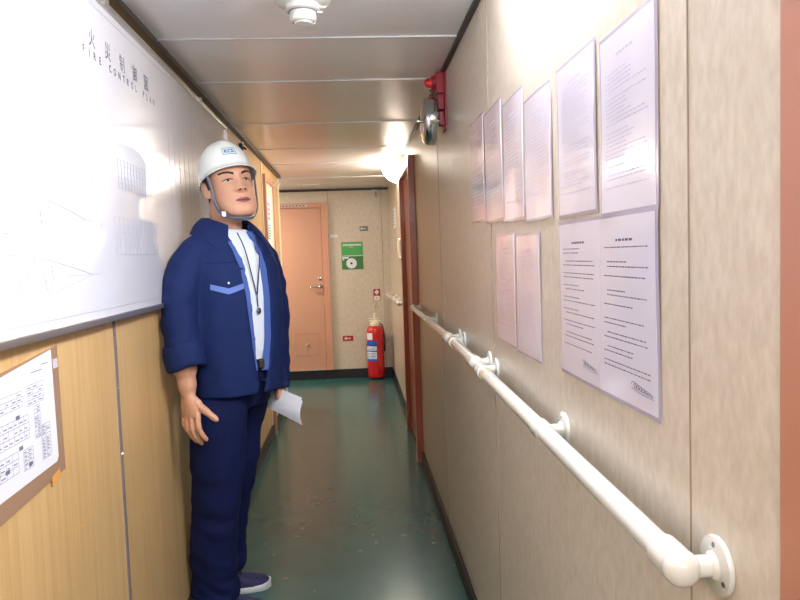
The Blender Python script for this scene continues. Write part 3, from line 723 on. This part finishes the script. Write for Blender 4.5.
# ---- face details laid on the skin
HI = HM.to_3x3()
def on_face(x, z, off, y0=.25):
    o = HM @ Vector((x, y0, z)); d = HI @ Vector((0, -1, 0))
    hit, n, _, _ = BV.ray_cast(o, d)
    if hit is None: return HM @ Vector((x, .08, z))
    return hit - d*off
def face_patch(name, up, lo, off, m, parent, n=18, k=4):
    """up/lo: curves x,z for u in 0..1"""
    bm = bmesh.new(); g = []
    for i in range(n+1):
        a, b = up(i/n), lo(i/n); g.append([bm.verts.new(on_face(a[0]+(b[0]-a[0])*j/k, a[1]+(b[1]-a[1])*j/k, off*(.15+.85*math.sin(PI*i/n)**.5)*(.4+.6*math.sin(PI*(j+.5)/(k+1))))) for j in range(k+1)])
    for i in range(n):
        for j in range(k): 
            try: bm.faces.new((g[i][j], g[i+1][j], g[i+1][j+1], g[i][j+1]))
            except ValueError: pass
    return link(name, bm, m, parent, True, 80)
for s in (1, -1):
    X = lambda v, s=s: s*v
    e = face_patch('eye', lambda u: (X(.017+.029*u), -.001+.0034*math.sin(PI*u)), lambda u: (X(.017+.029*u), -.001-.0020*math.sin(PI*u)), .0009, M['sclera'], man)
    face_patch('iris', lambda u: (X(.0265+.0095*u), -.001+.0038*math.sin(PI*u)**.5), lambda u: (X(.0265+.0095*u), -.001-.0022*math.sin(PI*u)**.5), .0014, M['iris'], e, 10, 3)
    face_patch('eyelashes', lambda u: (X(.015+.034*u), .0008+.0048*math.sin(PI*u)), lambda u: (X(.015+.034*u), -.0014+.0032*math.sin(PI*u)), .0017, M['hair'], e, 14, 2)
    face_patch('eyebrow', lambda u: (X(.013+.044*u), .0215+.0060*math.sin(PI*u*.75)+.001*u), lambda u: (X(.013+.042*u), .0128+.0058*math.sin(PI*u*.75)+.0045*u), .0022, M['hair'], man)
li = face_patch('lips', lambda u: (-.027+.054*u, -.0722+.0085*math.sin(PI*u)**.8-.0012*G(u-.5, .08)), lambda u: (-.027+.054*u, -.0725-.0095*math.sin(PI*u)**.8), .0009, M['lips'], man, 24, 8)
face_patch('mouth_line', lambda u: (-.024+.048*u, -.0722+.0006*math.sin(PI*u)), lambda u: (-.024+.048*u, -.0738-.0006*math.sin(PI*u)), .0014, M['iris'], li, 20, 2)
for s in (1, -1): face_patch('nostril', lambda u: (s*(.0055+.0075*u), -.0415+.0018*math.sin(PI*u)), lambda u: (s*(.0055+.0075*u), -.0422-.0016*math.sin(PI*u)), .0007, M['iris'], man, 6, 2)

# ---- hair: a close cap with sideburns and nape
bm = bmesh.new(); rings = []
for i in range(26):
    z = -.052+.172*i/25; w_, yf, yb_ = lerp_tab(HT, z); c0 = (yf+yb_)/2; dd = (yf-yb_)/2
    ring = []
    for k in range(56):
        lim = 2.52 if z > .052 else (1.28 if z > .0 else 1.22+.0*z)
        lim = (1.42 if z > -.004 else 1.72) + (0 if z > -.02 else (-.02-z)*14) if z < .05 else (1.72-(z-.05)*24 if z < .11 else .28)
        lim = max(lim, .25)
        t = lim+(2*PI-2*lim)*k/55; s, c = math.sin(t), math.cos(t)
        xx = (w_+.006)*math.copysign(abs(s)**.92, s); yy = c0+(dd+.007)*math.copysign(abs(c)**(.86 if c > 0 else 1), c)
        ring.append(HM @ Vector((xx, yy, z)))
    rings.append(ring)
loft(bm, rings, closed=False, cap=False)
solid(bm, .008)
hair = link('hair', bm, M['hair'], man, True, 60)

# ---- helmet with brim, badge and chin strap
hel = bmesh.new(); prof = []
HC = Vector((0, -.006, .040))
HEAD = HM; HM = HEAD @ Matrix.Rotation(math.radians(7), 4, 'X') @ Matrix.Translation((0, -.004, .002))
def hel_pt(t, u, off=0):
    """t angle from front, u 0 at the rim .. 1 at the crown"""
    s, c = math.sin(t), math.cos(t); a = .088; b = .104
    ph = u*PI/2; rr = math.cos(ph)**.82; hgt = .117*math.sin(ph)**.92
    ridge = .005*G(s*rr*a, .016)*(math.sin(ph)**.6) if c > -.95 else 0
    rim = 0
    p_ = Vector((s*(a+off)*rr, c*(b+off)*rr, hgt+off*math.sin(ph)+ridge)) + HC
    p_.z += -.010*(1-u)*(1-c)*.5 
    return p_
rings = []; NT = 72
for du, dz, in ((.020, -.012), (.014, -.006), (.007, -.001)):   # brim: long at the front, short behind
    ring = []
    for k in range(NT):
        t = 2*PI*k/NT; c = math.cos(t); ext = du*(.35+.65*max(0, c)**1.2)
        p_ = hel_pt(t, 0); n_ = Vector((math.sin(t), math.cos(t), 0)); ring.append(p_+n_*ext+Vector((0, 0, dz-.004*max(0, c))))
    rings.append(ring)
for i in range(20): rings.append([hel_pt(2*PI*k/NT, i/20) for k in range(NT)])
rings.append([hel_pt(2*PI*k/NT, .985) for k in range(NT)])
rings = [[HM @ p_ for p_ in r] for r in rings]
RR_ = loft(hel, rings, cap=False); hel.faces.new(RR_[-1])
solid(hel, .004)
helmet = link('helmet', hel, M['helmet'], man, True, 60)
hb = bvh_of(helmet)
def on_helmet(t, z, off):
    tgt = HM @ (HC+Vector((0, 0, z))); d = HI @ Vector((math.sin(t), math.cos(t), 0)); o = tgt+d*.3
    hit, n, _, _ = hb.ray_cast(o, -d)
    return (hit if hit else tgt+d*.1)+d*off
def decal(verts, fs, tc, zc, sx, sz, off, bm, mi=0):
    V = [bm.verts.new(on_helmet(tc-v.x*sx, zc+v.y*sz, off)) for v in verts]
    for f in fs:
        try: bm.faces.new([V[i] for i in f]).material_index = mi
        except ValueError: pass
bm = bmesh.new(); TC = .07
vs, fs, (tw, th) = text_verts('KCS', .03, .0012)
decal(vs, fs, TC, .0575, .32/tw, .0145/th, .0012, bm)
def fr(x0, x1, z0, z1):
    n = 12; g = [[bm.verts.new(on_helmet(TC-(x0+(x1-x0)*i/n), z, .0011)) for z in (z0, z1)] for i in range(n+1)]
    for a, b in zip(g[:-1], g[1:]): bm.faces.new((a[0], b[0], b[1], a[1]))
fr(-.225, .225, .0685, .0705); fr(-.225, .225, .0445, .0465); fr(-.225, -.205, .0445, .0705); fr(.205, .225, .0445, .0705)
link('badge', bm, M['logo'], helmet)
HM = HEAD
sp = []
for s in (1, -1):
    sp.append([Vector((s*.080, .030, .035)), Vector((s*.0755, .030, .0)), Vector((s*.072, .024, -.045)), Vector((s*.064, .028, -.085)), Vector((s*.040, .052, -.118)), Vector((s*.016, .075, -.1305)), Vector((0, .080, -.132))])
path = spline(sp[0]+sp[1][:-1][::-1], 6)
bm = bmesh.new(); rings = []
for i, p_ in enumerate(path):
    t = (path[min(i+1, len(path)-1)]-path[max(i-1, 0)]).normalized()
    outw = Vector((p_.x, (p_.y-.02)*.6, min(0, p_.z+.06)*.9)).normalized(); outw = (outw-t*outw.dot(t)).normalized(); wd = t.cross(outw)
    q = p_+outw*.003
    rings.append([HM @ (q+wd*a*.0062+outw*b*.0012) for a, b in ((-1, -1), (1, -1), (1, 1), (-1, 1))])
loft(bm, rings); link('chin_strap', bm, M['strap'], helmet, True, 50)
bm = bmesh.new(); box(bm, .052, .066, .036, .046, -.112, -.094, bev=.002)
for v in bm.verts: v.co = HM @ v.co
link('strap_buckle', bm, M['steel'], helmet)

# ---- t-shirt, belt, lanyard
def wr(amp, sc_, seed=0, st=(1, 1, 1)):
    def f_(c, n):
        q = Vector((c.x*st[0], c.y*st[1], c.z*st[2]))*sc_+Vector((seed, seed*2, 0))
        return amp*(noise.noise(q)+.5*noise.noise(q*2.1))
    return f_
bm = bmesh.new()
loft(bm, [ell(0, y, z, a, b, 64) for z, a, b, y in ((.955, .155, .112, .005), (1.0, .16, .118, .008), (1.1, .166, .118, .01), (1.22, .17, .117, .008), (1.32, .165, .108, 0), (1.375, .135, .092, -.008), (1.398, .10, .08, -.014), (1.418, .076, .070, -.018), (1.424, .070, .066, -.018))])
remeshed('t_shirt', bm, M['tee'], man, .006, 2, disp=wr(.003, 14, 3, (1, 1, .35)))
bm = bmesh.new(); R0 = [ell(.0, .008, .93, .158, .118, 64), ell(0, .008, .965, .160, .120, 64)]
loft(bm, [ell(.0, .008, .93, .163, .123, 64), ell(0, .008, .965, .164, .124, 64)]); link('belt', bm, M['belt'], man, True)
bm = bmesh.new(); box(bm, -.018, .018, .128, .133, .936, .962, bev=.002); link('belt_buckle', bm, M['steel'], man)

# ---- jacket: open shell with sleeves, fused into one cloth
JT = [ # z, a, b, cy, right edge x, left edge x
    (.845, .176, .136, .002, .030, .004), (.88, .180, .138, .004, .032, -.004), (.95, .182, .138, .008, .038, -.022), (1.05, .186, .138, .01, .044, -.036), (1.18, .192, .138, .008, .050, -.042),
    (1.28, .193, .134, .002, .056, -.042), (1.34, .176, .120, -.006, .062, -.042), (1.385, .140, .103, -.014, .066, -.044), (1.42, .112, .088, -.018, .068, -.046), (1.445, .088, .078, -.020, .064, -.048)]
def jring(z, off=0, n=72):
    a, b, cy, xr, xl = lerp_tab(JT, z); a += off; b += off
    t0 = math.asin(min(.99, xr/a)); t1 = 2*PI+math.asin(max(-.99, xl/a))
    return [Vector((a*math.sin(t0+(t1-t0)*k/n), cy+b*math.cos(t0+(t1-t0)*k/n), z)) for k in range(n+1)]
bm = bmesh.new()
zs = [.845+(1.445-.845)*i/34 for i in range(35)]
rings = []
for z in zs: rings.append(jring(z)+jring(z, -.013)[::-1])
loft(bm, rings)
SR = [(.10, -.012, 1.372), (.165, -.012, 1.330), (.216, -.012, 1.245), (.238, -.008, 1.14), (.243, .004, 1.05), (.242, .016, .985)]
tube(bm, spline(SR, 4), [.050]*2+[.056]*3+[.061]*5+[.060]*5+[.056]*5+[.054], 36, round_end=False)
SL = [(-.10, -.014, 1.372), (-.160, -.022, 1.330), (-.208, -.034, 1.245), (-.232, -.036, 1.12), (-.230, -.030, .98), (-.222, -.022, .830)]
tube(bm, spline(SL, 4), [.050]*2+[.056]*3+[.061]*5+[.060]*5+[.054]*5+[.044], 36, round_end=False)
def jdisp(c, n):
    v = .0035*noise.noise(c*11)+.0022*noise.noise(c*23)
    if abs(c.x) > .2: v += .0055*noise.noise(Vector((c.x*8, c.y*16+c.z*11, c.z*19-c.y*9)))*max(0, min(1, (abs(c.x)-.19)/.03))
    if c.z < 1.2: v += .004*noise.noise(Vector((c.x*18, c.y*18, c.z*4)))*(1.2-c.z)/.3
    return v
jacket = remeshed('jacket', bm, M['navy'], man, .0055, 3, disp=jdisp)
JB = bvh_of(jacket)
def on_j(t, z, off, r0=.5):
    o = Vector((math.sin(t)*r0, .0+math.cos(t)*r0, z)); d = Vector((-math.sin(t), -math.cos(t), 0))
    hit, n, _, _ = JB.ray_cast(o, d)
    return (hit if hit else Vector((0, 0, z)))-d*off
def strip(name, fn_up, fn_lo, off, m, parent, n=24, k=4, thick=.0015):
    bm = bmesh.new(); g = []
    for i in range(n+1):
        a, b = fn_up(i/n), fn_lo(i/n)
        g.append([bm.verts.new(on_j(a[0]+(b[0]-a[0])*j/k, a[1]+(b[1]-a[1])*j/k, off)) for j in range(k+1)])
    for i in range(n):
        for j in range(k): bm.faces.new((g[i][j], g[i+1][j], g[i+1][j+1], g[i][j+1]))
    solid(bm, thick)
    return link(name, bm, m, parent, True, 50)
# chest pocket on his right side: flap, pale chevron, pouch and snap
PC = lambda u: .50+(1.16-.50)*u
V_ = lambda u: 1-abs(2*u-1)
strip('pocket', lambda u: (PC(u), 1.215), lambda u: (PC(u), 1.085), .0015, M['navy'], jacket, 20, 10)
strip('pocket_stripe', lambda u: (PC(u), 1.236-.016*V_(u)), lambda u: (PC(u), 1.218-.018*V_(u)), .003, M['stripe'], jacket)
strip('pocket_flap', lambda u: (PC(u), 1.288), lambda u: (PC(u), 1.238-.018*V_(u)), .0045, M['navy'], jacket, 20, 8)
p_ = on_j(PC(.5), 1.238, .006); bm = bmesh.new(); bmesh.ops.create_uvsphere(bm, u_segments=12, v_segments=8, radius=.0042, matrix=Matrix.Translation(p_)); link('snap', bm, M['label'], jacket, True)
# seams: yoke, hem band
strip('yoke_seam', lambda u: (.38+.9*u, 1.308), lambda u: (.38+.9*u, 1.305), .001, M['navy2'], jacket, 30, 1)
strip('hem_band', lambda u: (.30+1.25*u, .893), lambda u: (.30+1.25*u, .850), .003, M['navy'], jacket, 40, 6, .003)
strip('hem_band', lambda u: (-1.25+1.2*u, .893), lambda u: (-1.25+1.2*u, .850), .003, M['navy'], jacket, 40, 6, .003)
# front facings turned outward, paler blue
def facing(name, side):
    bm = bmesh.new(); g = []
    for i in range(41):
        z = .925+(1.415-.925)*i/40; r = jring(z, .001)
        e = r[0] if side > 0 else r[-1]; w_ = (.019 if side > 0 else .028)*(1 if i > 0 else 1)
        a, b, cy, xr, xl = lerp_tab(JT, z)
        xe = e.x; row = []
        for q in range(6):
            xx = xe-side*w_*(q/5)*(1 if side > 0 else .8); 
            yy = cy+b*math.sqrt(max(.02, 1-(xx/a)**2))-.006-.010*(q/5)
            row.append(bm.verts.new((xx, yy, z)))
        g.append(row)
    for i in range(40):
        for j in range(5): bm.faces.new((g[i][j], g[i+1][j], g[i+1][j+1], g[i][j+1]))
    solid(bm, .002)
    return link(name, bm, M['facing'], jacket, True, 60)
facing('facing', -1)
def te(z):
    a, b, cy, xr, xl = lerp_tab(JT, z); return math.atan2(xr, cy+b*math.sqrt(1-(xr/a)**2))
ZF = lambda u: .93+.45*u
strip('facing', lambda u: (te(ZF(u))+.015, ZF(u)), lambda u: (te(ZF(u))+.05+.13*u**.6, ZF(u)), .003, M['facing'], jacket, 36, 5)
# collar: stands at the neck and falls open into two points
bm = bmesh.new(); g = []; NC = 60
for i in range(NC+1):
    u = i/NC; t = math.radians(38)+(2*PI-math.radians(38+30))*u   # from right front round the back to left front
    fr_ = abs(2*u-1)                                             # 1 at the points
    s, c = math.sin(t), math.cos(t)
    pt_ = fr_**5
    top = Vector((.074*s, -.018+.072*c, 1.462-.030*fr_**3))
    mid = Vector((.086*s, -.020+.085*c, 1.470-.036*fr_**3))
    low = Vector(((.130+.022*fr_+.02*pt_)*s, -.018+(.114+.030*pt_)*c, 1.418-.032*fr_**2-.052*pt_))
    base = Vector((.083*s, -.018+.076*c, 1.425-.016*fr_))
    row = []
    for q in range(4): row.append(base.lerp(top, q/4))
    for q in range(4): row.append(top.lerp(mid, q/4)+Vector((0, 0, .003*math.sin(PI*q/4))))
    for q in range(7): row.append(mid.lerp(low, q/6)+Vector((s, c, .4))*.006*math.sin(PI*q/6))
    g.append([bm.verts.new(v) for v in row])
for i in range(NC):
    for j in range(len(g[0])-1): bm.faces.new((g[i][j], g[i+1][j], g[i+1][j+1], g[i][j+1]))
solid(bm, .004)
link('collar', bm, M['navy'], jacket, True, 60)
# rolled right cuff, plain left cuff
bm = bmesh.new()
ax0, ax1 = Vector((.2435, .006, 1.045)), Vector((.2405, .020, .962))
prof = [(0, .058), (.0, .064), (.08, .068), (.3, .070), (.55, .069), (.8, .070), (.95, .068), (1.02, .062), (1.0, .052), (.85, .046), (.4, .046)]
tube(bm, [ax0.lerp(ax1, p_[0]) + Vector((0, 0, -1e-5*i)) for i, p_ in enumerate(prof)], .05, 40) if False else None
rings = []
D = (ax1-ax0).normalized(); A = (Vector((1, 0, 0))-D*D.x).normalized(); Bv = D.cross(A)
for tt, r in prof:
    c0 = ax0.lerp(ax1, tt); rings.append([c0+(A*math.cos(2*PI*k/48)*r*.93+Bv*math.sin(2*PI*k/48)*r)*(1+.025*math.sin(5*2*PI*k/48+tt*9)) + D*.006*math.sin(2*PI*k/48*2+1) for k in range(48)])
loft(bm, rings); link('cuff', bm, M['navy'], jacket, True, 60)
bm = bmesh.new(); tube(bm, [(-.2250, -.025, .86), (-.2245, -.025, .855), (-.2225, -.022, .818), (-.222, -.022, .814)], [.047, .0495, .0495, .046], 36); link('cuff', bm, M['navy'], jacket, True, 60)

# lanyard down the shirt
bm = bmesh.new()
TF = lambda x, z: (x, .006+.121*math.sqrt(max(0, 1-(x/.172)**2)) + (0 if z < 1.32 else -(z-1.32)*.42), z)
for pts in ([TF(.052, 1.408), TF(.045, 1.35), TF(.030, 1.25), TF(.015, 1.19)], [TF(-.020, 1.40), TF(-.010, 1.33), TF(.004, 1.25), TF(.013, 1.19)], [TF(.014, 1.19), TF(.012, 1.15)]):
    tube(bm, [Vector(v)+Vector((0, .004, 0)) for v in spline(pts, 5)], .0022, 8)
ln = link('lanyard', bm, M['cord'], man, True)
bm = bmesh.new(); c = Vector(TF(.012, 1.135))+Vector((0, .008, 0)); bmesh.ops.create_uvsphere(bm, u_segments=16, v_segments=10, radius=.010, matrix=Matrix.Translation(c) @ Matrix.Diagonal((1, .5, 1.2, 1)))
link('pendant', bm, M['steel'], ln, True)

# ---- trousers
bm = bmesh.new()
loft(bm, [ell(0, y, z, a, b, 48) for z, a, b, y in ((.95, .158, .116, .002), (.90, .164, .120, -.004), (.84, .166, .116, -.022), (.79, .158, .106, -.034))])
TR = [(.082, -.012, .84), (.088, -.020, .70), (.086, -.040, .54), (.082, -.060, .42), (.074, -.090, .26), (.064, -.100, .12), (.064, -.100, .085)]
TL = [(-.082, -.055, .84), (-.088, -.110, .70), (-.092, -.138, .54), (-.097, -.170, .42), (-.100, -.205, .26), (-.102, -.222, .12), (-.102, -.225, .095)]
tube(bm, spline(TR, 4), [(.104, .092)]*4+[(.104, .092)]*4+[(.098, .082)]*4+[(.092, .078)]*4+[(.094, .077)]*4+[(.094, .080)]*5, 36, up=(0, 1, 0))
tube(bm, spline(TL, 4), [(.104, .090)]*4+[(.098, .088)]*4+[(.086, .078)]*4+[(.078, .072)]*4+[(.074, .068)]*4+[(.074, .066)]*5, 36, up=(0, 1, 0))
def tdisp(c, n):
    v = .006*noise.noise(Vector((c.x*9, c.y*9, c.z*5)))+.003*noise.noise(c*19)
    if c.z < .5: v += .013*noise.noise(Vector((c.x*9+3, c.y*9, c.z*24+c.y*10)))*(.5-c.z)/.5
    return v
tr = remeshed('trousers', bm, M['navy2'], man, .006, 3, disp=tdisp)

# ---- shoes
def shoe(wx, wy, ang):
    X = man_inv @ Matrix.Translation((wx, wy, 0)) @ Matrix.Rotation(ang, 4, 'Z')   # local +x = towards the toe
    S = [(-.075, .020, .02, .070), (-.065, .030, .02, .088), (-.03, .036, .02, .094), (.01, .038, .02, .092), (.05, .040, .02, .082), (.09, .044, .02, .066), (.13, .046, .02, .055), (.165, .042, .02, .048), (.185, .031, .02, .040), (.196, .014, .02, .030)]
    bm = bmesh.new(); rings = []
    for x, hw, z0, z1 in S:
        rings.append([X @ Vector((x, math.copysign(abs(math.cos(t))**.8, math.cos(t))*hw, z0-.006+(z1-z0+.006)*(max(0, math.sin(t))**.7) if math.sin(t) > 0 else z0-.006)) for t in [2*PI*k/24 for k in range(24)]])
    loft(bm, rings)
    sh = link('shoe', bm, M['shoe'], man, True, 60)
    bm = bmesh.new(); out = []
    for x, hw, _, _ in [(-.083, .008, 0, 0)]+S+[(.202, .006, 0, 0)]: out.append((x, hw+.0045))
    ring = [(x, w_) for x, w_ in out]+[(x, -w_) for x, w_ in out[::-1]]
    lv = [[X @ Vector((x*(1-d_*.0), y*(1-d_), z+(.008*max(0, (x-.13)/.07)) if z > .0 else z)) for x, y in ring] for z, d_ in ((0, .06), (.004, .0), (.018, 0), (.022, .05))]
    loft(bm, lv); link('sole', bm, M['rubber'], sh, True, 50)
    for i in range(4):
        bm = bmesh.new(); x = .04+.017*i; z = .088-.0075*i; tube(bm, [X @ Vector(v) for v in ((x, -.022, z-.010), (x+.002, -.01, z), (x+.004, .01, z), (x, .022, z-.010))], .0028, 8, round_end=True)
        link('lace', bm, M['lace'], sh, True)
shoe(-.555, 2.545, math.radians(-10))
shoe(-.582, 2.715, math.radians(10))

# ---- folded papers in his left hand
t = thing('folded_papers', 'folded white papers held low in the left hand of the man', 'papers', man_inv.inverted() @ Vector((-.193, .0, .70)), PH)
for q, a0 in enumerate((0, .06, -.05)):
    bm = bmesh.new(); g = []
    for i in range(17):
        row = []
        for j in range(9):
            u, v = i/16, j/8
            y = -.085+.195*u+.02*v; z = .132-.055*u-.085*v+a0*.12*u
            xx = -.004*q-.016+.030*v+.010*math.sin(PI*v)*(.4+u)
            row.append(bm.verts.new((xx, y, z)))
        g.append(row)
    for i in range(16):
        for j in range(8): bm.faces.new((g[i][j], g[i+1][j], g[i+1][j+1], g[i][j+1]))
    solid(bm, .0008)
    link('sheet', bm, M['sheet'], t, True, 60)


# ------------------------------------------------------------------ camera
f, pt, yw, rl, ch = 691.535, .0636, .06457, .03427, 1.309
F = Vector((math.sin(yw)*math.cos(pt), math.cos(yw)*math.cos(pt), -math.sin(pt)))
R = Vector((math.cos(yw), -math.sin(yw), 0)); U = R.cross(F)
R2 = R*math.cos(rl)-U*math.sin(rl); U2 = R*math.sin(rl)+U*math.cos(rl)
cd = bpy.data.cameras.new('camera'); cam = bpy.data.objects.new('camera', cd); C.objects.link(cam)
cd.sensor_width = 36; cd.lens = f/800*36; cd.clip_start = .02
cam.matrix_world = Matrix(((R2.x, U2.x, -F.x, 0), (R2.y, U2.y, -F.y, 0), (R2.z, U2.z, -F.z, ch), (0, 0, 0, 1)))
sc.camera = cam
w = bpy.data.worlds.new('world'); sc.world = w; w.use_nodes = True
w.node_tree.nodes['Background'].inputs[0].default_value = (.8, .85, 1, 1); w.node_tree.nodes['Background'].inputs[1].default_value = .2
sc.view_settings.view_transform = 'Standard'; sc.view_settings.look = 'None'; sc.view_settings.gamma = 1; sc.view_settings.use_curve_mapping = False
sc.view_settings.exposure = 0.55
